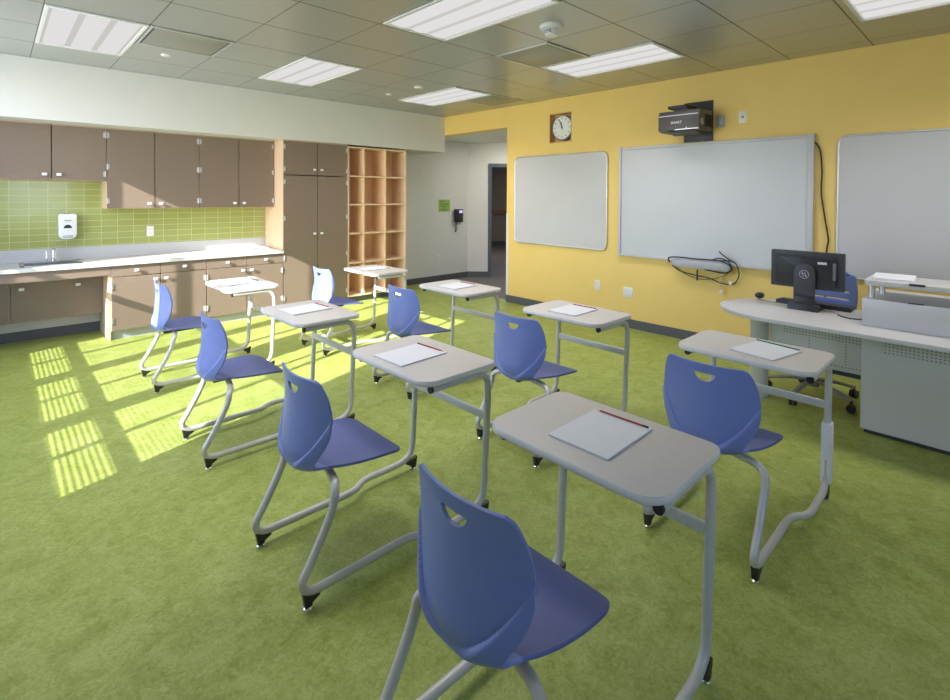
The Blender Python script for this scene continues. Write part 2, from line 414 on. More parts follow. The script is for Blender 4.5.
# window wall (behind the camera, the sun comes in through it)
win = [(2.835, 3.765, 3.345), (3.96, 4.83, 4.41), (5.00, 5.955, 5.49)]
WZ0, WZ1 = .530, 2.61
b = MB()
ys = [YN - .2] + [v for w in win for v in w[:2]] + [YB + .15]
for i in range(0, len(ys), 2): b.box(XL - .05, XL, ys[i], ys[i + 1], 0, ZC + .1)
for w in win:
    b.box(XL - .05, XL, w[0], w[1], 0, WZ0); b.box(XL - .05, XL, w[0], w[1], WZ1, ZC + .1)
struct(b.done('wall_rear', 'white'))
for i, (y0, y1, ym) in enumerate(win):
    b = MB()
    xa, xb = XL - .045, XL - .012
    e = .012
    b.box(xa, xb, y0, y0 + e, WZ0, WZ1); b.box(xa, xb, y1 - e, y1, WZ0, WZ1)
    b.box(xa, xb, y0 + e, y1 - e, WZ1 - e, WZ1); b.box(xa, xb, y0 + e, y1 - e, WZ0, WZ0 + e)
    b.box(xa, xb, ym - .022, ym + .022, WZ0 + e, WZ1 - e)
    b.box(XL - .033, XL - .023, y0 + e, y1 - e, .688, .742); b.box(XL - .033, XL - .023, y0 + e, y1 - e, 1.296, 1.370)
    w = struct(b.done('window_%d' % (i + 1), 'alu_white'))
    MB().box(XL - .030, XL - .027, y0 + e, y1 - e, WZ0 + e, WZ1 - e).done('pane', 'glass', w)
    b = MB(); z = WZ0 + .006
    while z < 1.285:
        d = .0115 if z < .7 else .0062
        b.box(XL + .002, XL + .002 + d, y0 + .004, y1 - .004, z, z + .0012); z += .0176
    bl = b.done('blind_slats', 'alu_white', w)
# ------------------------------------------------------------------ backsplash
struct(MB().box(XL, 2.617, YB - .012, YB, .925, 1.70).done('trim_tile_backsplash', 'tile'))
struct(MB().box(XL, 2.617, YB - .022, YB, .80, .925).done('trim_laminate_upstand', 'splash'))

# ------------------------------------------------------------------ cabinets
def knob(parent, x, y, z, name='knob'):
    b = MB(); b.cyl((x, y, z), (x, y - .018, z), .006, seg=10); b.box(x - .021, x + .021, y - .03, y - .017, z - .014, z + .014, .006)
    return b.done(name, 'alu_white', parent)
def hinge(parent, x, y, z, d=1):
    b = MB(); b.box(x - .005 - .008 * (d < 0), x + .005 + .008 * (d > 0), y - .004, y, z - .026, z + .026, .001, 1); b.cyl((x - .006 * d, y - .005, z - .032), (x - .006 * d, y - .005, z + .032), .006, seg=10)
    return b.done('hinge', 'hinge_steel', parent)
def door(parent, x0, x1, z0, z1, yf, knob_x=None, knob_z=None, hx=None, hzs=(), name='door', mat='taupe'):
    d = MB().box(x0 + .004, x1 - .004, yf, yf + .019, z0 + .003, z1 - .003, .0012, 1).done(name, mat, parent)
    if knob_x is not None: knob(d, knob_x, yf, knob_z)
    for z in hzs: hinge(d, hx, yf, z, 1 if hx < (x0 + x1) / 2 else -1)
    return d
def carcass(parent, x0, x1, y0, y1, z0, z1, mat='maple', back=True):
    b = MB(); t = .018
    b.box(x0, x0 + t, y0, y1, z0, z1); b.box(x1 - t, x1, y0, y1, z0, z1)
    b.box(x0 + t, x1 - t, y0, y1, z0, z0 + t); b.box(x0 + t, x1 - t, y0, y1, z1 - t, z1)
    b.box(x0 + t, x1 - t, y1 - t, y1, z0 + t, z1 - t)
    return b.done('carcass', mat, parent, 30)
G_W = 'wall cabinets above the counter'
for (x0, xm, x1, zb, lab, hz) in (
        (-.035, .408, .851, 1.63, 'short taupe two-door wall cabinet above the sink', (1.70, 2.11)),
        (.851, 1.29, 1.737, 1.335, 'taupe two-door wall cabinet next to the short one, sun-streaked at its lower edge', (1.42, 1.78, 2.11)),
        (1.737, 2.182, 2.613, 1.335, 'taupe two-door wall cabinet nearest the tall cupboard', (1.42, 1.78, 2.11))):
    t = thing('wall_cabinet', lab, 'cabinet', (0, 0, 0), 0, G_W)
    t.location = (x0, YU, zb)
    def sh(o): return o
    W, H, D = x1 - x0, SOF - zb, YB - .012 - YU
    carcass(t, 0, W, .019, D, 0, H)
    for xa, xb, kx, hx in ((0, xm - x0, xm - x0 - .055, .014), (xm - x0, W, xm - x0 + .055, W - .014)):
        door(t, xa, xb, 0, H - .012, 0, kx, .055, hx, [z - zb for z in hz])
# base units
def base_unit(x0, xm, x1, lab):
    t = thing('base_cabinet', lab, 'cabinet', (x0, YF, 0), 0, 'base cabinets under the counter')
    W = x1 - x0; D = YB - YF
    carcass(t, 0, W, .019, D, .095, .765)
    MB().box(0, W, .055, .075, 0, .095).done('toe_kick', 'toe', t)
    m = xm - x0
    for xa, xb, kx, hx in ((0, m, m - .05, .014), (m, W, m + .05, W - .014)):
        door(t, xa + .004 * (xa == 0), xb, .095, .645, 0, kx, .595, hx, (.20, .55))
        dr = MB().box(xa + .0025, xb - .0025, 0, .019, .648, .76, .0012, 1).done('drawer', 'taupe', t)
        knob(dr, (xa + xb) / 2, 0, .705)
base_unit(.846, 1.286, 1.734, 'taupe base cabinet with two drawers beside the open knee space')
base_unit(1.734, 2.178, 2.615, 'taupe base cabinet with two drawers beside the tall cupboard')
# sink front: apron + removable panel
t = thing('knee_space_front', 'taupe apron and recessed panel of the open knee space under the sink', 'cabinet', (.39, YF, 0))
b = MB().box(-1.185, .456, 0, .02, .67, .765, .001, 1); b.done('apron', 'taupe', t)
b = MB().box(-1.185, -.292, .36, .378, .235, .75, .001, 1).done('removable_panel', 'taupe', t)
b = MB().box(-.288, .44, .36, .378, .235, .75, .001, 1); p = b.done('removable_panel', 'taupe', t)
knob(p, -.21, .36, .56); knob(p, .225, .36, .56)
MB().box(.437, .4555, .02, .588, 0, .765).done('end_panel', 'maple', t)
# tall cupboard
t = thing('tall_cupboard', 'tall taupe four-door cupboard beside the open cubbies', 'cabinet', (2.62, YF, 0))
W = 3.514 - 2.62; D = YB - YF; m = 3.074 - 2.62
carcass(t, 0, W, .019, D, .085, SOF - .002)
MB().box(0, W, .06, .08, 0, .085).done('toe_kick', 'base', t)
for xa, xb, kx, hx in ((0, m, m - .05, .014), (m, W, m + .05, W - .014)):
    door(t, xa, xb, .085, 1.742, 0, kx, .99, hx, (.19, .70, 1.20, 1.66))
    door(t, xa, xb, 1.748, SOF - .014, 0, kx, 1.822, hx, (1.82, 2.10))
# cubbies
t = thing('cubby_shelf', 'open maple cubby unit, three columns of five boxes', 'shelving', (3.517, YF, 0))
W = 4.495 - 3.517; H = 2.165; z0 = .085; D = .58
b = MB(); s = .02
b.box(0, s, 0, D, z0, H, .001, 1); b.box(W - s, W, 0, D, z0, H, .001, 1); b.box(s, W - s, 0, D, H - s, H); b.box(s, W - s, 0, D, z0, z0 + s)
b.done('carcass', 'maple', t, 30)
MB().box(s, W - s, D - .225, D - .21, z0 + s, H - s).done('back_panel', 'maple_in', t)
cx = [.255, .612]
for c in cx: MB().box(c - .009, c + .009, .003, D - .226, z0 + s, H - s).done('divider', 'maple_in', t)
for z in (1.756, 1.362, .958, .553):
    for xa, xb in ((s, cx[0] - .009), (cx[0] + .009, cx[1] - .009), (cx[1] + .009, W - s)):
        MB().box(xa + .0005, xb - .0005, .002, D - .227, z - .01, z + .01).done('shelf', 'maple', t)
MB().box(0, W, .05, .07, 0, z0).done('toe_kick', 'base', t)
# counter with sink cut-out
t = thing('countertop', 'long pale laminate counter along the cabinet wall', 'countertop', (.9, 6.5, .765))
sx0, sx1, sy0, sy1 = .175, .615, 6.36, 6.70
b = MB(); y0, y1 = YF - .025, YB - .022
ox, oy = .9, 6.5
def cb(xa, xb, ya, yb): b.box(xa - ox, xb - ox, ya - oy, yb - oy, 0, .036)
cb(XL, sx0, y0, y1); cb(sx1, 2.617, y0, y1); cb(sx0, sx1, y0, sy0); cb(sx0, sx1, sy1, y1)
b.done('worktop', 'counter', t)
t = thing('sink', 'small stainless sink set in the counter', 'sink', (.395, 6.53, .80))
b = MB(); w, d = .235, .185
b.box(-w, w, -d, -d + .035, .001, .009, .003); b.box(-w, w, d - .06, d, .001, .009, .003); b.box(-w, -w + .035, -d, d, .001, .009, .003); b.box(w - .035, w, -d, d, .001, .009, .003)
b.done('rim', 'steel', t)
b = MB(); w2, e2, dd = .2, .125, -.15
b.box(-w2, w2, -d + .035, -d + .038, dd, .003); b.box(-w2, w2, d - .063, d - .06, dd, .003); b.box(-w2, -w2 + .003, -d + .038, d - .063, dd, .003); b.box(w2 - .003, w2, -d + .038, d - .063, dd, .003); b.box(-w2, w2, -d + .038, d - .063, dd, dd + .003)
b.done('basin', 'steel', t)
MB().cyl((0, -.02, dd + .003), (0, -.02, dd + .006), .03).done('drain', 'chrome', t)
t = thing('faucet', 'chrome faucet with lever at the back of the sink', 'faucet', (.43, 6.69, .81))
b = MB(); b.cyl((0, 0, 0), (0, 0, .012), .026, .022); b.cyl((0, 0, .01), (0, 0, .11), .017); b.tube([(0, 0, .10), (0, -.03, .135), (0, -.10, .14), (0, -.13, .12)], .011, 10)
b.done('spout', 'chrome', t)
b = MB(); b.cyl((0, 0, .11), (0, 0, .135), .018, .016); b.tube([(.0, 0, .13), (.03, .012, .165), (.05, .02, .18)], .006, 8)
b.done('lever', 'chrome', t)
b = MB(); b.cyl((-.055, 0, 0), (-.055, 0, .10), .009, seg=12); b.sphere((-.055, 0, .105), .012); b.done('side_valve', 'chrome', t)
# soap dispenser
t = thing('soap_dispenser', 'white wall soap dispenser on lime tiles above the sink', 'soap dispenser', (.548, YB - .012, 1.155))
MB().prism(rrect(-.074, .074, -.132, .128, [.022, .022, .05, .05], 4), -.098, 0, 'y', .004, 2).done('housing', 'plastic_white', t)
MB().prism([(.034 * math.cos(k * PI / 14), -.02 + .036 * math.sin(k * PI / 14)) for k in range(15)], -.1005, -.097, 'y').done('sight_window', 'black', t)
MB().box(-.044, .044, -.104, -.08, -.122, -.092, .009, 3).done('push_bar', 'plastic_grey', t)
b = MB().box(-.031, .031, -.1, -.0975, .058, .064)
b.box(-.020, .020, -.1, -.0975, .042, .045); b.done('printed_lettering', 'black_soft', t)
MB().box(-.03, .03, -.095, -.06, .120, .130, .003).done('top_slot', 'black_soft', t)

def outlet(label, x, y, z, axis, kind='outlet', w=.07, h=.115, mat='plastic_white', group=None):
    t = thing('wall_plate', label, kind, (x, y, z), 0 if axis == 'y' else -PI / 2, group)   # local -y faces the room
    MB().box(-w / 2, w / 2, -.007, 0, -h / 2, h / 2, .003).done('cover', mat, t)
    return t
def sockets(t, xs=(0,)):
    for x in xs:
        for z in (.02, -.02):
            b = MB().prism(rrect(x - .016, x + .016, z - .014, z + .014, .007), -.009, -.006, 'y')
            o = b.done('socket', 'plastic_white', t)
            MB().box(x - .007, x - .005, -.0094, -.0088, z - .004, z + .005).box(x + .005, x + .007, -.0094, -.0088, z - .004, z + .005).done('slot', 'black_soft', o)
sockets(outlet('white outlet on the lime tiles above the counter', 1.302, YB - .012, 1.067, 'y'))
sockets(outlet('white outlet low on the pale alcove wall', 5.60, YB, .42, 'y'))
sockets(outlet('single white outlet low on the yellow wall', XW, 3.39, .432, 'x'))
sockets(outlet('double white outlet low on the yellow wall', XW, 2.985, .402, 'x', w=.116, h=.116), (-.024, .024))
t = outlet('small white data plate high on yellow wall, right of the projector', XW, 1.783, 2.272, 'x')
MB().box(-.009, .009, -.0095, -.006, -.008, .008, .002, 1).done('jack', 'black_soft', t)
t = outlet('pale connection box beside the projector mount', XW, 1.992, 2.255, 'x', w=.085, h=.125, mat='plastic_grey')
MB().box(-.03, .03, -.02, -.006, -.045, .045, .004).done('box_lid', 'plastic_grey', t)
# booklet on counter end
tag(MB().box(-.11, .09, -.075, .075, 0, .02, .002, 1).done('booklet', ['paper']), 'white booklet lying at the right end of the counter', 'booklet').location = (2.46, 6.62, .801)

# ------------------------------------------------------------------ alcove objects
t = thing('wall_phone', 'black wall phone with lit display in the alcove', 'phone', (6.055, YB, 1.135))
MB().box(-.085, .105, -.045, 0, -.12, .115, .012).done('body', 'black', t)
b = MB(); b.box(-.115, -.06, -.075, -.03, -.115, .12, .016); b.done('handset', 'black', t)
MB().box(.005, .085, -.048, -.044, .045, .095, .002, 1).done('display', 'screen', t)
b = MB()
for i in range(4):
    for j in range(3): b.box(-.035 + j * .04, -.008 + j * .04, -.049, -.044, .008 - i * .028, .026 - i * .028, .002, 1)
b.done('keypad', 'black_soft', t)
MB().tube([(-.09, -.05, -.115), (-.095, -.05, -.22), (-.08, -.05, -.29), (-.06, -.05, -.24), (-.055, -.04, -.12)], .007, 8).done('cord', 'black', t)
t = thing('notice', 'lime green paper notice taped on the alcove wall', 'notice', (5.745, YB, 1.317), 0)
MB().box(-.13, .13, -.002, 0, -.105, .105).done('sheet', 'notice', t)
b = MB(); random.seed(9)
for i, (w, z) in enumerate(((.10, .075), (.2, .03), (.17, -.005), (.07, -.04), (.13, -.075))):
    x = -.11 if i == 0 else -w / 2
    xe = x + w
    while x < xe - .01:
        l = random.uniform(.012, .03); b.box(x, min(x + l, xe), -.0026, -.002, z - .006, z + .006); x += l + .008
b.done('printed_lettering', 'ink', t)

# ------------------------------------------------------------------ yellow wall objects (built in local y/z of the wall, x towards the room is negative)
def whiteboard(label, y0, y1, z0, z1):
    t = thing('whiteboard', label, 'whiteboard', (XW - .004, (y0 + y1) / 2, (z0 + z1) / 2))
    w, h = (y1 - y0) / 2, (z1 - z0) / 2
    MB().prism(rrect(-w + .006, w - .006, -h + .006, h - .006, .07, 8), -.016, 0, 'x').done('panel', 'board', t)
    P = [(-.011, y, z) for y, z in rrect(-w + .006, w - .006, -h + .006, h - .006, .07, 8)]
    MB().tube(P, .011, 10, 1, True).done('edge_trim', 'alu', t)
whiteboard('plain round-cornered whiteboard left of the interactive board', 3.26, 4.725, .855, 2.03)
whiteboard('plain round-cornered whiteboard at the right, behind the desk shelf', -.46, 1.016, .815, 2.028)
t = thing('interactive_board', 'large framed interactive whiteboard in the middle of the yellow wall', 'whiteboard', (XW, 2.14, 1.44))
y0, y1, z0, z1 = 1.183 - 2.14, 3.095 - 2.14, .82 - 1.44, 2.055 - 1.44
MB().box(-.03, 0, y0 + .03, y1 - .02, z0 + .02, z1 - .02).done('panel', 'matte_board', t)
f = MB()
f.box(-.05, 0, y0, y0 + .045, z0, z1 + .006, .004); f.box(-.05, 0, y1 - .03, y1, z0, z1 + .006, .004)
f.box(-.045, 0, y0 + .045, y1 - .03, z1 - .03, z1, .004); f.box(-.045, 0, y0 + .045, y1 - .03, z0, z0 + .03, .004)
f.done('frame', 'board_frame', t)
MB().box(-.04, -.015, -.005, .02, z1 + .0, z1 + .012, .002, 1).done('clip', 'plastic_grey', t)
# speaker bar with coiled cables
t = thing('pen_tray', 'pale capsule-shaped bar fixed under the interactive board', 'tray', (XW, 2.155, .808))
MB().prism(rrect(-.30, .28, -.038, .042, .038, 8), -.085, -.0, 'x', .003, 2).done('body', 'plastic_grey', t)
b = MB()
b.tube([(-.09, .30, .0), (-.10, .31, .045), (-.09, .22, .062), (-.075, .05, .058), (-.09, -.12, .063), (-.09, -.22, .06), (-.095, -.30, .03), (-.095, -.32, -.01), (-.08, -.26, -.05), (-.05, -.05, -.045)], .007, 8)
b.tube([(-.08, .28, -.03), (-.07, .2, -.08), (-.06, .05, -.11), (-.06, -.1, -.125), (-.06, -.22, -.16), (-.06, -.33, -.15), (-.07, -.38, -.05), (-.08, -.34, .06), (-.09, -.2, .065)], .006, 8)
b.tube([(-.08, -.12, .06), (-.1, -.22, .09), (-.09, -.3, .05), (-.085, -.315, .01)], .006, 8)
b.tube([(-.08, -.33, .06), (-.09, -.24, .12), (-.09, -.2, .155)], .006, 8)
b.tube([(-.06, .27, -.03), (-.05, .15, -.11), (-.05, 0, -.145), (-.05, -.12, -.13), (-.05, -.24, -.08), (-.06, -.3, -.03)], .0035, 6)
tag(b.done('cable_coil', 'cable'), 'black cables looped around the pale bar under the interactive board', 'cable').location = (XW, 2.155, .808)
cab = bpy.data.objects['cable_coil']
MB().tube([(-.05, -.2, -.05), (-.06, -.205, -.13), (-.06, -.21, -.2), (-.06, -.215, -.25)], .004, 8).done('loose_lead', 'plastic_grey', cab)
MB().box(-.068, -.052, -.232, -.2, -.26, -.225, .003).done('plug', 'plastic_white', cab)
MB().box(-.07, -.05, -.31, -.285, -.165, -.135, .004).done('connector', 'plastic_white', cab)
MB().box(-.075, -.06, .012, .026, -.16, -.05, .003).done('cable_tie', 'black', cab)
# cable down the wall
tag(MB().tube([(XW - .02, 1.182, 1.985), (XW - .02, 1.15, 1.93), (XW - .02, 1.128, 1.75), (XW - .02, 1.13, 1.55), (XW - .02, 1.105, 1.35), (XW - .02, 1.078, 1.18), (XW - .02, 1.072, 1.12), (XW - .02, 1.083, 1.05), (XW - .02, 1.09, .75), (XW - .02, 1.09, .5)], .0065, 8).done('wall_cable', 'cable'),
    'dark cable hanging down the yellow wall between interactive board and right whiteboard', 'cable')
# clock
t = thing('wall_clock', 'round wall clock with grey rim in a wood-lined wall niche', 'clock', (XW + .10, 3.945, 2.372))
MB().lathe([(.155, 0), (.165, -.03), (.163, -.085), (.150, -.092), (.145, -.082)], (0, -.0, 0), 40, 'x').done('rim', 'clockrim', t)
MB().cyl((-.08, 0, 0), (-.086, 0, 0), .147, seg=40).done('face', 'clockface', t)
b = MB()
for k in range(12):
    a = k * PI / 6; r = .122
    b.box(-.0885, -.0855, -.0035, .0035, r - .012, r + .012, rot=Matrix.Rotation(a, 3, 'X'), about=Vector((0, 0, 0)))
b.done('hour_marks', 'ink', t)
MB().box(-.092, -.089, -.004, .004, -.02, .075, rot=Matrix.Rotation(math.radians(-12), 3, 'X'), about=Vector((0, 0, 0))).done('hour_hand', 'ink', t)
MB().box(-.094, -.0921, -.003, .003, -.025, .115, rot=Matrix.Rotation(math.radians(-22), 3, 'X'), about=Vector((0, 0, 0))).done('minute_hand', 'ink', t)
MB().cyl((-.085, 0, 0), (-.096, 0, 0), .008).done('hub', 'ink', t)
b = MB(); e = .012
b.box(XW - .004, XW + .10, nY0, nY0 + e, nZ0, nZ1); b.box(XW - .004, XW + .10, nY1 - e, nY1, nZ0, nZ1); b.box(XW - .004, XW + .10, nY0 + e, nY1 - e, nZ0, nZ0 + e); b.box(XW - .004, XW + .10, nY0 + e, nY1 - e, nZ1 - e, nZ1)
b.box(XW + .10, XW + .115, nY0, nY1, nZ0, nZ1)
struct(b.done('trim_clock_niche', 'plywood'))
# projector
t = thing('projector', 'dark short-throw projector on a wall arm above the interactive board', 'projector', (XW, 2.265, 2.25))
yl, yr = 2.468 - 2.265, 2.055 - 2.265
b = MB(); b.box(-.014, 0, 2.062 - 2.265, 2.356 - 2.265, -.185, .222, .003); b.done('mount_plate', 'black_soft', t)
b = MB(); b.box(-.30, -.014, -.07, .06, .105, .135, .006); b.box(-.28, -.014, -.05, .14, .135, .165, .006); b.done('mount_arm', 'black', t)
b = MB().prism([(-.35, -.088), (-.35, .058), (-.335, .10), (-.05, .105), (-.05, -.10), (-.30, -.105)], yr, yl, 'y', .006); b.done('housing', 'projector', t)
MB().box(-.353, -.347, yr + .01, yl - .005, .052, .056).done('front_seam', 'alu', t)
MB().box(-.352, -.345, yr + .008, .03, -.092, -.084).done('trim_strip', 'alu', t)
MB().lathe([(.035, 0), (.033, .004), (.01, .006)], (-.30, yr - .005, -.02), 24, 'y').done('lens_port', 'lens', t)
b = MB()
for k in range(6): b.box(-.22 + k * .026, -.206 + k * .026, yr - .003, yr + .002, -.06, .06)
b.done('vent_slots', 'black', t)
me = text_mesh('SMART', .036); o = link('lettering', me, 'plastic_white', t); o.rotation_euler = (PI / 2, 0, -PI / 2); o.location = (-.352, .015, -.018)
MB().cyl((-.345, -.085, -.075), (-.353, -.085, -.075), .006).done('indicator', 'plastic_white', t)
MB().prism([(-.33, -.105), (-.12, -.10), (-.2, -.135)], yr + .05, yl - .1, 'y').done('mirror_cover', 'projector', t)

# ------------------------------------------------------------------ ceiling fittings
def gx(k): return CX0 + PITCH * k
def gy(k): return CY0 + PITCH * k
def troffer(label, i, j):
    x0, y0 = gx(i), gy(j); w, l = PITCH, 2 * PITCH - .04
    t = thing('ceiling_light', label, 'ceiling light', (x0 + w / 2, y0 + l / 2, ZC), 0, 'recessed ceiling lights')
    hw, hl = w / 2 - .006, l / 2 - .006
    b = MB(); e = .022; zz = -.014
    b.box(-hw, -hw + e, -hl, hl, zz, 0, .002, 1); b.box(hw - e, hw, -hl, hl, zz, 0, .002, 1); b.box(-hw + e, hw - e, -hl, -hl + e, zz, 0, .002, 1); b.box(-hw + e, hw - e, hl - e, hl, zz, 0, .002, 1)
    b.done('frame', 'alu_white', t)
    MB().box(-hw + e, hw - e, -hl + e, hl - e, -.003, -.0005).done('lens', 'reflector', t)  # reflector pan, its brightness put in as emission
    a = (hw - e) * 2
    for k in range(3):
        c = -a / 2 + a * (k + .5) / 3
        P = [(c - a * .13 + a * .26 * q / 8, -.003 - .009 * math.sin(PI * q / 8)) for q in range(9)]
        MB().prism(P, -hl + e + .01, hl - e - .01, 'y').done('diffuser', 'tube_lit', t)
    # the louvred fitting throws its light downwards
    al = bpy.data.lights.new('troffer_lamp', 'AREA'); al.shape = 'RECTANGLE'; al.size = a; al.size_y = 2 * hl - .06
    al.energy = 8.6; al.spread = math.radians(125); al.color = (1, .965, .97)
    lo = bpy.data.objects.new('troffer_lamp', al); COL.objects.link(lo); lo.location = (x0 + w / 2, y0 + l / 2, ZC - .016)
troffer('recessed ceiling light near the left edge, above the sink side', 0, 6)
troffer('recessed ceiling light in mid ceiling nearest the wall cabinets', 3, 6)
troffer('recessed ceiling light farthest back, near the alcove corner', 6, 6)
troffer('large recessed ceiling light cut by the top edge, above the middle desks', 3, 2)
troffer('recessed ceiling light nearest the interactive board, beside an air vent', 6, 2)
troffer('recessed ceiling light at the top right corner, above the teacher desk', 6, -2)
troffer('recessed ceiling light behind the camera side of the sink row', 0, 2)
def vent(label, i, j, lx=1):
    t = thing('air_vent', label, 'vent', (gx(i) + PITCH / 2, gy(j) + PITCH / 2, ZC), 0, 'square ceiling air vents')
    h = PITCH / 2 - .006; e = .02
    b = MB(); b.box(-h, -h + e, -h, h, -.012, 0, .002, 1); b.box(h - e, h, -h, h, -.012, 0, .002, 1); b.box(-h + e, h - e, -h, -h + e, -.012, 0, .002, 1); b.box(-h + e, h - e, h - e, h, -.012, 0, .002, 1)
    b.done('frame', 'alu', t)
    MB().box(-h + .032, h - .032, -h + .032, h - .032, -.011, -.005, .003).done('face_plate', 'vent_grey', t)
    MB().box(-h + e, h - e, -h + e, h - e, -.004, -.0005).done('back_pan', 'black_soft', t)
vent('square air vent beside the leftmost ceiling light', 1, 6)
vent('square air vent touching the light nearest the interactive board', 5, 3)
vent('square air vent near the alcove corner, close to the yellow wall', 7, 6)
for lab, x, y, r in (('white sprinkler cap between the left ceiling light and the soffit', 1.127, 5.25, .042),
                     ('larger white ceiling disc near the farthest light', 3.567, 4.72, .055),
                     ('small white ceiling disc between two lights near the soffit', 3.55, 5.31, .04)):
    tag(MB().lathe([(r, 0), (r, -.006), (r * .85, -.012), (r * .3, -.016)]).done('ceiling_disc', 'plastic_white'), lab, 'sprinkler').location = (x, y, ZC)
t = thing('ceiling_alarm', 'white round ceiling alarm with square strobe beside the large light', 'alarm', (2.975, 2.335, ZC))
MB().lathe([(.085, 0), (.085, -.014), (.075, -.026), (.05, -.03)]).done('base', 'plastic_white', t)
MB().lathe([(.055, -.028), (.052, -.05), (.045, -.075), (.03, -.08)]).done('dome', 'plastic_white', t)
b = MB().box(-.056, -.02, -.03, .03, -.062, -.034, .003)
b.done('strobe_lens', 'plastic_grey', t)
MB().box(-.0575, -.0555, -.022, .0, -.045, -.041).done('red_lettering', 'red', t)

# ------------------------------------------------------------------ combo desks
def shell_meshes():
    # (x, z, half width, forward wrap of the edges, upward cup of the edges) from the top of the back to the front of the seat
    rows = [(.054, .788, .150, .022, .004), (.055, .776, .168, .030, .006), (.058, .728, .191, .048, 0), (.056, .665, .201, .062, 0), (.050, .60, .204, .070, 0),
            (.042, .54, .190, .066, .004), (.036, .49, .168, .056, .010), (.042, .455, .150, .040, .018), (.070, .434, .146, .022, .026), (.115, .427, .158, .008, .026),
            (.17, .426, .180, 0, .020), (.25, .429, .203, 0, .015), (.34, .431, .213, 0, .010), (.41, .428, .206, 0, .004), (.44, .422, .186, 0, 0), (.450, .417, .150, 0, 0)]
    S = 12; NT = 72
    P = spline([(r[0], r[2], r[1]) for r in rows], S); Q = spline([(r[3], r[4], 0) for r in rows], S)
    bm = bmesh.new(); grid = []; nb = 8 * S
    for i, (p, q) in enumerate(zip(P, Q)):
        ring = []
        for k in range(NT + 1):
            t = -1 + 2 * k / NT
            y = p.y * t; x = p.x + q.x * t * t; z = p.z + q.y * t * t
            if i <= nb + 2 * S and z < .66:
                zl = .452 + .185 * min(1.2, abs(y) / .2) ** 2.2     # the ledge under the back panel
                f = min(1, max(0, (zl - z) / .013)); f = f * f * (3 - 2 * f)
                fade = 1 if i <= nb - 2 else max(0, 1 - (i - nb + 2) / (2 * S))
                a = min(1, max(0, (i - (nb - 2 * S)) / (2.4 * S))) * PI / 2
                d = .018 - .011 * min(1, abs(y) / .2) ** 2
                x -= d * f * fade * math.cos(a); z -= d * f * fade * math.sin(a)
            ring.append(bm.verts.new((x, y, z)))
        grid.append(ring)
    for A, B in zip(grid, grid[1:]):
        for k in range(NT): bm.faces.new((A[k], A[k + 1], B[k + 1], B[k]))
    bmesh.ops.recalc_face_normals(bm, faces=bm.faces[:])
    me = bpy.data.meshes.new('shell'); bm.to_mesh(me); bm.free()
    o = bpy.data.objects.new('shell', me); COL.objects.link(o)
    s = o.modifiers.new('s', 'SOLIDIFY'); s.thickness = .010; s.offset = 0; s.use_even_offset = True
    bv = o.modifiers.new('b', 'BEVEL'); bv.width = .0035; bv.segments = 2; bv.limit_method = 'ANGLE'; bv.angle_limit = math.radians(50)
    # hand hole: flat top, curved bottom, rounded ends
    out = []
    hz, hw, hh = .747, .047, .030
    for k in range(13):
        u = -1 + 2 * k / 12; out.append((hw * u, hz - hh * max(0, 1 - abs(u) ** 2.4) ** .8 - .004))
    out += [(hw - .002, hz - .001), (hw - .008, hz + .002), (-hw + .008, hz + .002), (-hw + .002, hz - .001)]
    cm = MB().prism(out, -.1, .2, 'x'); cme = bpy.data.meshes.new('cut'); cm.bm.to_mesh(cme); cm.bm.free()
    co_ = bpy.data.objects.new('cut', cme); COL.objects.link(co_)
    bo = o.modifiers.new('h', 'BOOLEAN'); bo.object = co_; bo.operation = 'DIFFERENCE'; bo.solver = 'EXACT'
    bpy.context.view_layer.update()
    ev = o.evaluated_get(bpy.context.evaluated_depsgraph_get())
    full = bpy.data.meshes.new_from_object(ev)
    bpy.data.objects.remove(o); bpy.data.objects.remove(co_)
    full.update()
    out = []
    for want in (0, 1):
        idx = {}; V = []; F = []; Nn = []
        for p in full.polygons:
            if (p.center.x > .128) != bool(want): continue
            f = []
            for vi in p.vertices:
                if vi not in idx:
                    idx[vi] = len(V); V.append(full.vertices[vi].co[:]); Nn.append(full.vertices[vi].normal[:])
                f.append(idx[vi])
            F.append(f)
        m = bpy.data.meshes.new('seat' if want else 'backrest'); m.from_pydata(V, [], F); m.update()
        for p in m.polygons: p.use_smooth = True
        try: m.set_sharp_from_angle(angle=math.radians(50))
        except Exception: pass
        # keep the shading continuous across the seam between back and seat
        seam = {}
        out.append(m)
    return out

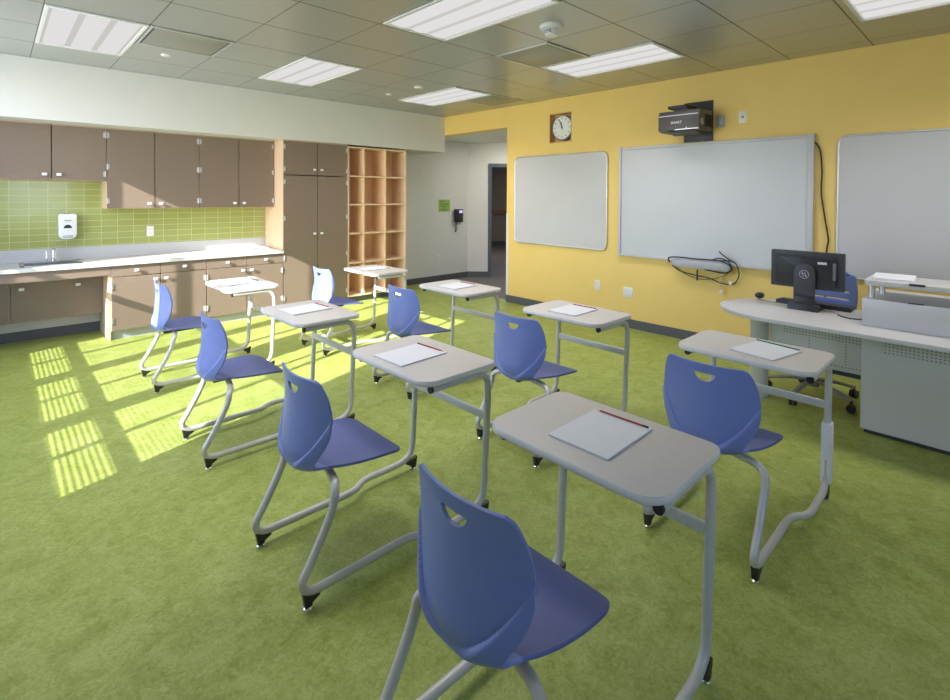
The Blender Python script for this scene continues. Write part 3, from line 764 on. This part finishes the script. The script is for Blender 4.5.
def make_combo(loc, label):
    t = thing('combo_desk', label, 'school desk', loc, 0, 'chair-desk combos in two rows')
    bk, st = shell_meshes()
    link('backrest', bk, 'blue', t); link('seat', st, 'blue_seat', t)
    yr, yf, r = .225, .279, .0158
    for s in (1, -1):
        P = [(.17, s * .03, .405), (.155, s * .12, .402), (.14, s * .185, .396), (.122, s * .219, .375), (.113, s * yr, .335), (.085, s * yr, .272), (.02, s * yr, .155),
             (-.008, s * yr, .105), (.0, s * yr, .075), (.032, s * yr, .058), (.09, s * yr, .055), (.25, s * yr, .055), (.43, s * yr, .055), (.475, s * (yr + .008), .055), (.53, s * (yf - .01), .055), (.575, s * yf, .055),
             (.70, s * yf, .055), (.79, s * yf, .062), (.838, s * yf, .095), (.853, s * yf, .15), (.858, s * yf, .25), (.868, s * yf, .45), (.874, s * yf, .585), (.866, s * yf, .640), (.835, s * yf, .670), (.79, s * yf, .6765), (.65, s * yf, .6765), (.535, s * yf, .6765)]
        f = MB().tube(P, r, 14, 4).done('side_frame', 'frame', t, 60)
        MB().cyl((.537, s * yf, .6765), (.526, s * yf, .6765), .0158, seg=16).done('end_cap', 'black', f)
        for gxx, gyy, dr in ((.012, s * yr, 1), (.855, s * yf, -1)):
            b = MB().prism([(gxx - .022 * dr, .066), (gxx + .035 * dr, .05), (gxx + .045 * dr, .038), (gxx + .016 * dr, .022), (gxx + .012 * dr, .010), (gxx - .012 * dr, .010)], gyy - .0125, gyy + .0125, 'y', .003)
            g = b.done('glide', 'black', t)
            MB().lathe([(.015, 0), (.016, .004), (.008, .012)], (gxx - .0, gyy, 0.0), 16).done('foot', 'chrome', g)
    MB().box(.855, .873, -yf + .01, yf - .01, .448, .488, .006).done('crossbar', 'frame', t)
    b = MB().box(.135, .30, -.05, .05, .398, .416, .006); b.box(.10, .32, -.012, .012, .386, .40, .004); b.done('seat_bracket', 'black', t)
    out = rrect(.483, .920, -.302, .332, [.05, .075, .075, .05], 8)
    top = MB().prism(out, .6935, .7185, 'z', .004, 2).done('desktop', 'desk', t)
    MB().tube([(x, y, .7058) for x, y in rrect(.485, .918, -.300, .330, [.05, .075, .075, .05], 8)], .0122, 10, 1, True, flat=(.35, 1)).done('edge_band', 'desk_edge', top)
    b = MB().box(.54, .85, -.255, .255, .6855, .6935, .002, 1); b.done('under_tray', 'frame', t)
    return t
spots = [((.735, .903), 'school desk with chair in the right foreground, closest to the camera'),
         ((.80, 1.95), 'school desk with chair in the centre-left, second in the front row'),
         ((.825, 3.215), 'school desk with sunlit chair, third in the front row from the camera'),
         ((.865, 4.62), 'school desk with sunlit chair nearest the sink counter'),
         ((2.135, .885), 'school desk with chair standing before the teacher desk, white tag on its leg'),
         ((2.155, 2.005), 'school desk with chair facing the interactive board'),
         ((2.185, 3.225), 'school desk with chair facing the left whiteboard and alcove'),
         ((2.205, 4.575), 'school desk with chair in front of the tall cupboard and cubbies')]
proto = make_combo((*spots[0][0], 0), spots[0][1])
for (xy, lab) in spots[1:]:
    c = copy_tree(proto); c.location = (*xy, 0); c['label'] = lab
    if xy == (2.135, .885):
        MB().prism([(.838, .38), (.836, .30), (.842, .19), (.832, .09), (.884, .085), (.878, .19), (.886, .30), (.884, .385)], -.302, -.257, 'y', .006).done('hang_tag', 'paper', c)

# ------------------------------------------------------------------ booklets and pencils on the desks
bk = [  # desk index, cx, cy (relative), rz deg, pencil colour, dark end sign, where
    (0, .71, .012, 1, 'red', -1, 'the closest desk, right foreground'),
    (1, .668, .050, 3, 'red', 1, 'the centre-left desk, second in the front row'),
    (2, .70, .06, 4, 'red', 1, 'the third desk of the front row'),
    (3, .70, .03, 2, 'black', 1, 'the sunlit desk by the counter'),
    (4, .70, -.045, -12, 'greenp', 1, 'the desk before the teacher desk'),
    (5, .70, .03, 2, 'red', -1, 'the desk facing the interactive board'),
    (6, .70, .03, 2, 'red', 1, 'the desk facing the left whiteboard'),
    (7, .69, .04, 2, 'paper_edge', 1, 'the desk in front of the cubbies')]
colname = dict(red='red', black='dark', greenp='green', paper_edge='pale')
for (i, cx, cy, a, pc, de, where) in bk:
    base = Vector((*spots[i][0], .719)); a = math.radians(a)
    o = thing('booklet', 'white booklet on %s' % where, 'booklet', base + Vector((cx, cy, 0)), a, 'booklets on the school desks')
    MB().box(-.14, .14, -.108, .108, .0005, .006, .0004, 1).done('pages', 'paper_edge', o)
    MB().box(-.1405, .1405, -.109, .109, .006, .0068).done('cover', 'paper', o)
    p = thing('pencil', '%s pencil on the booklet of %s' % (colname[pc], where), 'pencil', base + Vector((cx, cy, 0)) + Matrix.Rotation(a, 3, 'Z') @ Vector((.130, 0, .0068)), a, 'pencils on the school desks')
    L = .1 if pc == 'greenp' else .082
    MB().cyl((0, -L, .0034), (0, L, .0034), .0034, seg=6).done('shaft', pc, p)
    e = L * de
    MB().cyl((0, e, .0035), (0, e + .018 * de, .0035), .0035, seg=10).done('eraser', 'black' if pc != 'greenp' else 'greenp', p)
    MB().cyl((0, -e, .0034), (0, -e - .016 * de, .0034), .0034, .0008, seg=6).done('tip', 'maple', p)

# ------------------------------------------------------------------ teacher desk
TZ = .69
t = thing('teacher_desk', 'long pale grey teacher desk with rounded end on a round column', 'desk', (4.1, .3, 0))
def loc(p): return [(x - 4.1, y - .3) for x, y in p]
cxm, rr = 4.12, .425
pts = [(3.735, -1.2), (4.52, -1.2)]
for k in range(17):
    a = PI * k / 16; pts.append((cxm + .40 * math.cos(a) * (1 if k < 8 else .965), 1.10 + rr * math.sin(a)))
P = loc(pts)
top = MB().prism(P, TZ - .028, TZ, 'z', .004, 2).done('desktop', 'tdesk', t)
MB().cyl((4.19 - 4.1, 1.285 - .3, .02), (4.19 - 4.1, 1.285 - .3, TZ - .028), .062, seg=32).done('column', 'tpanel', t)
MB().cyl((4.19 - 4.1, 1.285 - .3, 0), (4.19 - 4.1, 1.285 - .3, .022), .066, seg=32).done('column_foot', 'frame', t)
m = MB().box(4.2, 4.215, .63, 1.22, .31, TZ - .028).xform(Matrix.Translation((0, 0, 0))).done('modesty_panel', 'perf_modesty', t); m.location = (-4.1, -.3, 0)
MB().box(4.215 - 4.1, 4.235 - 4.1, .63 - .3, 1.0 - .3, .275, .325, .003).done('cable_channel', 'black_soft', t)
pd = MB().box(4.01, 4.5, -1.15, .637, .028, TZ - .028, .002, 1).done('pedestal', 'perf_ped', t); pd.location = (-4.1, -.3, 0)
MB().box(4.03 - 4.1, 4.48 - 4.1, -1.13 - .3, .62 - .3, 0, .028).done('plinth', 'black_soft', t)
# raised unit
h = thing('desk_riser', 'grey box with a raised shelf on short posts, standing on the teacher desk', 'desk shelf', (4.2, .2, TZ))
MB().box(-.205, .30, -1.35, .435, .001, .172, .003).done('box', 'tdesk', h)
MB().prism(rrect(-.20, .17, -1.35, .43, .025), .258, .29, 'z', .003).done('shelf', 'tdesk', h)
for (x, y) in ((-.11, .40), (.09, .375), (-.10, -.6), (.07, -.6)):
    MB().cyl((x, y, .172), (x, y, .258), .017, seg=20).done('post', 'alu', h)
MB().prism(rrect(-.208, -.185, .14, .215, .01), .172, .176, 'z').done('grommet', 'black', h)
MB().prism(rrect(-.21, -.18, .135, .21, .01), .28, .2915, 'z').done('grommet', 'black', h)
o = tag(MB().box(-.145, .145, -.105, .105, 0, .012, .001, 1).done('paper_stack', 'paper'), 'white paper stack on the raised shelf of the teacher desk', 'paper')
o.location = (4.215, .505, TZ + .2902); o.rotation_euler = (0, 0, math.radians(4))
# monitor, seen from behind
t = thing('monitor', 'black computer monitor seen from behind on the teacher desk', 'monitor', (4.24, 1.005, TZ))
MB().prism(rrect(-.228, .228, .15, .418, .006), .018, .06, 'x', .004).done('screen_housing', 'black_soft', t)
MB().box(.06, .0615, -.21, .21, .168, .402).done('display_panel', 'black', t)
MB().prism(rrect(-.185, .195, .178, .388, .012), -.006, .02, 'x', .006).done('back_cover', 'black', t)
b = MB()
b.box(-.01, -.004, -.18, .02, .374, .38); b.box(-.01, -.004, .0, .18, .374, .38)
b.done('vent_slots', 'black', t)
MB().prism([(-.066, .0), (-.066, .27), (-.056, .31), (-.025, .33), (.025, .33), (.056, .31), (.066, .27), (.066, 0)], -.035, -.012, 'x', .004).done('stand_neck', 'black_soft', t)
MB().tube([(-.036, .028 * math.cos(a * PI / 12), .258 + .028 * math.sin(a * PI / 12)) for a in range(24)], .002, 6, 1, True).done('emblem_ring', 'plastic_grey', t)
b = MB()
for yy in (.008, -.008):
    b.box(-.0375, -.035, yy - .002, yy + .002, .242, .274, rot=Matrix.Rotation(math.radians(-15), 3, 'X'))
b.box(-.0375, -.035, .0, .016, .262, .266); b.box(-.0375, -.035, -.016, -.004, .246, .25)
b.done('emblem', 'plastic_grey', t)
MB().box(-.0085, -.006, -.13, -.075, .335, .352).done('white_sticker', 'paper', t)
MB().prism([(-.06, .001), (.10, .001), (.10, .012), (.0, .02), (-.012, .045), (-.05, .045), (-.06, .03)], -.098, .098, 'y', .004).done('base', 'black', t)
MB().box(-.05, -.03, -.062, .062, .03, .1, .006).done('stand_foot', 'black', t)
MB().box(-.009, -.004, -.185, -.165, .23, .35, .002, 1).done('side_port', 'cable_grey', t)
t = thing('keyboard', 'black keyboard on the teacher desk behind the monitor', 'keyboard', (4.43, .99, TZ), 0)
MB().prism([(-.075, .0005), (.075, .0005), (.075, .018), (-.075, .030)], -.235, .235, 'y', .003).done('case', 'black', t)
b = MB()
for i in range(5):
    for j in range(15):
        b.box(-.062 + i * .025, -.042 + i * .025, -.222 + j * .03, -.197 + j * .03, .026 - i * .002, .034 - i * .002, .002, 1)
b.done('keys', 'black_soft', t)
t = thing('mouse', 'black computer mouse on the rounded end of the teacher desk', 'mouse', (4.44, 1.365, TZ))
MB().sphere((0, 0, .0245), .033, 1.5, 1, .72).done('body', 'black', t)
MB().tube([(-.05, 0, .012), (-.09, -.02, .006), (-.1, -.08, .004), (-.09, -.15, .004), (-.05, -.2, .004)], .0025, 6).done('cord', 'cable_grey', t)
tag(MB().tube([(4.20, .80, TZ + .006), (4.16, .77, TZ + .005), (4.13, .71, TZ + .005), (4.16, .66, TZ + .005), (4.22, .645, TZ + .005)], .004, 8).done('desk_cable', 'cable'),
    'black cable trailing from the monitor foot towards the riser box', 'cable')
# task chair
t = thing('task_chair', 'blue swivel chair tucked behind the teacher desk, only its back and base visible', 'chair', (4.47, 1.0, 0))
t.rotation_euler = (0, 0, math.radians(-4))
bm = bmesh.new()
NY, NZ = 30, 36; g = []
for k in range(NZ + 1):
    v = k / NZ; z = .58 + .36 * v
    hwid = .185 + .02 * math.sin(PI * v) - (.05 * max(0, (v - .85) / .15) ** 2)
    row = []
    for j in range(NY + 1):
        u = -1 + 2 * j / NY
        row.append(bm.verts.new((.315 - .035 * u * u + .03 * (v - .5) ** 2 - .012 * v, hwid * u, z + (-.012 * u * u if k > NZ - 3 else 0))))
    g.append(row)
slot_rows = {7, 13, 19}
for k in range(NZ):
    for j in range(NY):
        if k in slot_rows and 4 <= j < NY - 4: continue
        bm.faces.new((g[k][j], g[k][j + 1], g[k + 1][j + 1], g[k + 1][j]))
bmesh.ops.recalc_face_normals(bm, faces=bm.faces[:])
bm2 = MB(); me = bpy.data.meshes.new('t'); bm.to_mesh(me); bm.free()
o = link('backrest', me, 'blue', t); s = o.modifiers.new('s', 'SOLIDIFY'); s.thickness = .012
for p in me.polygons: p.use_smooth = True
MB().prism(rrect(-.20, .22, -.215, .215, .06, 8), .425, .452, 'z', .008, 3).done('seat', 'blue', t)
MB().tube([(.05, 0, .41), (.20, 0, .405), (.30, 0, .43), (.345, 0, .50), (.335, 0, .62)], .016, 10, 4, flat=(2, .8)).done('back_post', 'base_grey', t)
b = MB(); b.cyl((0, 0, .13), (0, 0, .26), .03); b.cyl((0, 0, .26), (0, 0, .425), .018); b.box(-.09, .09, -.07, .07, .405, .425, .004); b.done('gas_lift', 'black', t)
b = MB().cyl((0, 0, .085), (0, 0, .15), .042, .036)
for k in range(5):
    a = math.radians(29 + 72 * k); c, s_ = math.cos(a), math.sin(a)
    b.tube([(.03 * c, .03 * s_, .125), (.17 * c, .17 * s_, .11), (.30 * c, .30 * s_, .078)], .017, 8, 4, flat=(1, .8))
b.done('star_base', 'base_grey', t)
for k in range(5):
    a = math.radians(29 + 72 * k); c, s_ = math.cos(a) * .30, math.sin(a) * .30
    w = Vector((-math.sin(a + .6), math.cos(a + .6), 0))
    b = MB(); ctr = Vector((c, s_, .028))
    for q in (-1, 1): b.cyl(ctr + w * (.006 * q), ctr + w * (.024 * q), .028, seg=20)
    b.cyl(ctr, (c, s_, .08), .008, seg=8); b.done('caster', 'black', t)

# ------------------------------------------------------------------ light
wd = bpy.data.worlds.new('sky'); sc.world = wd; wd.use_nodes = True; nt = wd.node_tree
bg = nt.nodes['Background']
sky = nt.nodes.new('ShaderNodeTexSky'); sky.sky_type = 'HOSEK_WILKIE'
sun_dir = Vector((1, .325, -.53)).normalized()
sky.sun_direction = -sun_dir; sky.turbidity = 3.5; sky.ground_albedo = .4
tn = nt.nodes.new('ShaderNodeMix'); tn.data_type = 'RGBA'; tn.blend_type = 'MULTIPLY'; tn.inputs[0].default_value = 1; tn.inputs[7].default_value = (1.06, 1.0, 1.3, 1)
nt.links.new(sky.outputs[0], tn.inputs[6]); nt.links.new(tn.outputs[2], bg.inputs['Color']); bg.inputs['Strength'].default_value = SKY = 27.0
sl = bpy.data.lights.new('sun', 'SUN'); sl.energy = 14.0; sl.angle = math.radians(.4); sl.color = (1, .95, .93)
so = bpy.data.objects.new('sun', sl); COL.objects.link(so); so.rotation_euler = sun_dir.to_track_quat('-Z', 'Y').to_euler()
so.location = (-6, 1, 5)
for i, (y0, y1, ym) in enumerate(win):
    a = bpy.data.lights.new('window_portal', 'AREA'); a.shape = 'RECTANGLE'; a.size = WZ1 - WZ0; a.size_y = y1 - y0; a.cycles.is_portal = True
    o = bpy.data.objects.new('window_portal', a); COL.objects.link(o); o.location = (XL - .06, (y0 + y1) / 2, (WZ0 + WZ1) / 2); o.rotation_euler = (0, -PI / 2, 0)
for (x0, x1) in fill_win:
    a = bpy.data.lights.new('window_portal', 'AREA'); a.shape = 'RECTANGLE'; a.size = x1 - x0; a.size_y = NZ1 - NZ0; a.cycles.is_portal = True
    o = bpy.data.objects.new('window_portal', a); COL.objects.link(o); o.location = ((x0 + x1) / 2, YN - .11, (NZ0 + NZ1) / 2); o.rotation_euler = (PI / 2, 0, 0)
# unseen fill lights added to brighten corridor and alcove, no fittings built
for nm, x, y, z, e in (('alcove_fill_light', 6.35, 5.6, 2.44, 10), ('corridor_fill_light', (C0 + AX * .83 + AXN * 3).x, (C0 + AX * .83 + AXN * 3).y, 2.45, 14)):
    a = bpy.data.lights.new(nm, 'AREA'); a.shape = 'DISK'; a.size = .25; a.energy = e; a.color = (1, .95, .88)
    o = bpy.data.objects.new(nm, a); COL.objects.link(o); o.location = (x, y, z)

# ------------------------------------------------------------------ camera
f, cy, yaw, pit, rol = 506.48, 203.36, .812289, -.0156649, .0057531
F = Vector((math.cos(yaw) * math.cos(pit), math.sin(yaw) * math.cos(pit), math.sin(pit)))
r0 = Vector((math.sin(yaw), -math.cos(yaw), 0)); u0 = r0.cross(F)
R = r0 * math.cos(rol) + u0 * math.sin(rol); U = u0 * math.cos(rol) - r0 * math.sin(rol)
cam = bpy.data.cameras.new('camera'); co = bpy.data.objects.new('camera', cam); COL.objects.link(co)
mt = Matrix((R, U, -F)).transposed().to_4x4(); mt.translation = (0, 0, 1.5); co.matrix_world = mt
cam.sensor_fit = 'HORIZONTAL'; cam.sensor_width = 36; cam.lens = 36 * f / 950; cam.shift_y = -(350 - cy) / 950; cam.clip_start = .05
sc.camera = co
sc.view_settings.view_transform = 'Standard'; sc.view_settings.look = 'None'; sc.view_settings.exposure = .54; sc.view_settings.gamma = 1
try: sc.view_settings.use_curve_mapping = False
except Exception: pass
sc.cycles.max_bounces = 12; sc.cycles.diffuse_bounces = 8; sc.cycles.use_denoising = True; sc.cycles.sample_clamp_indirect = 6
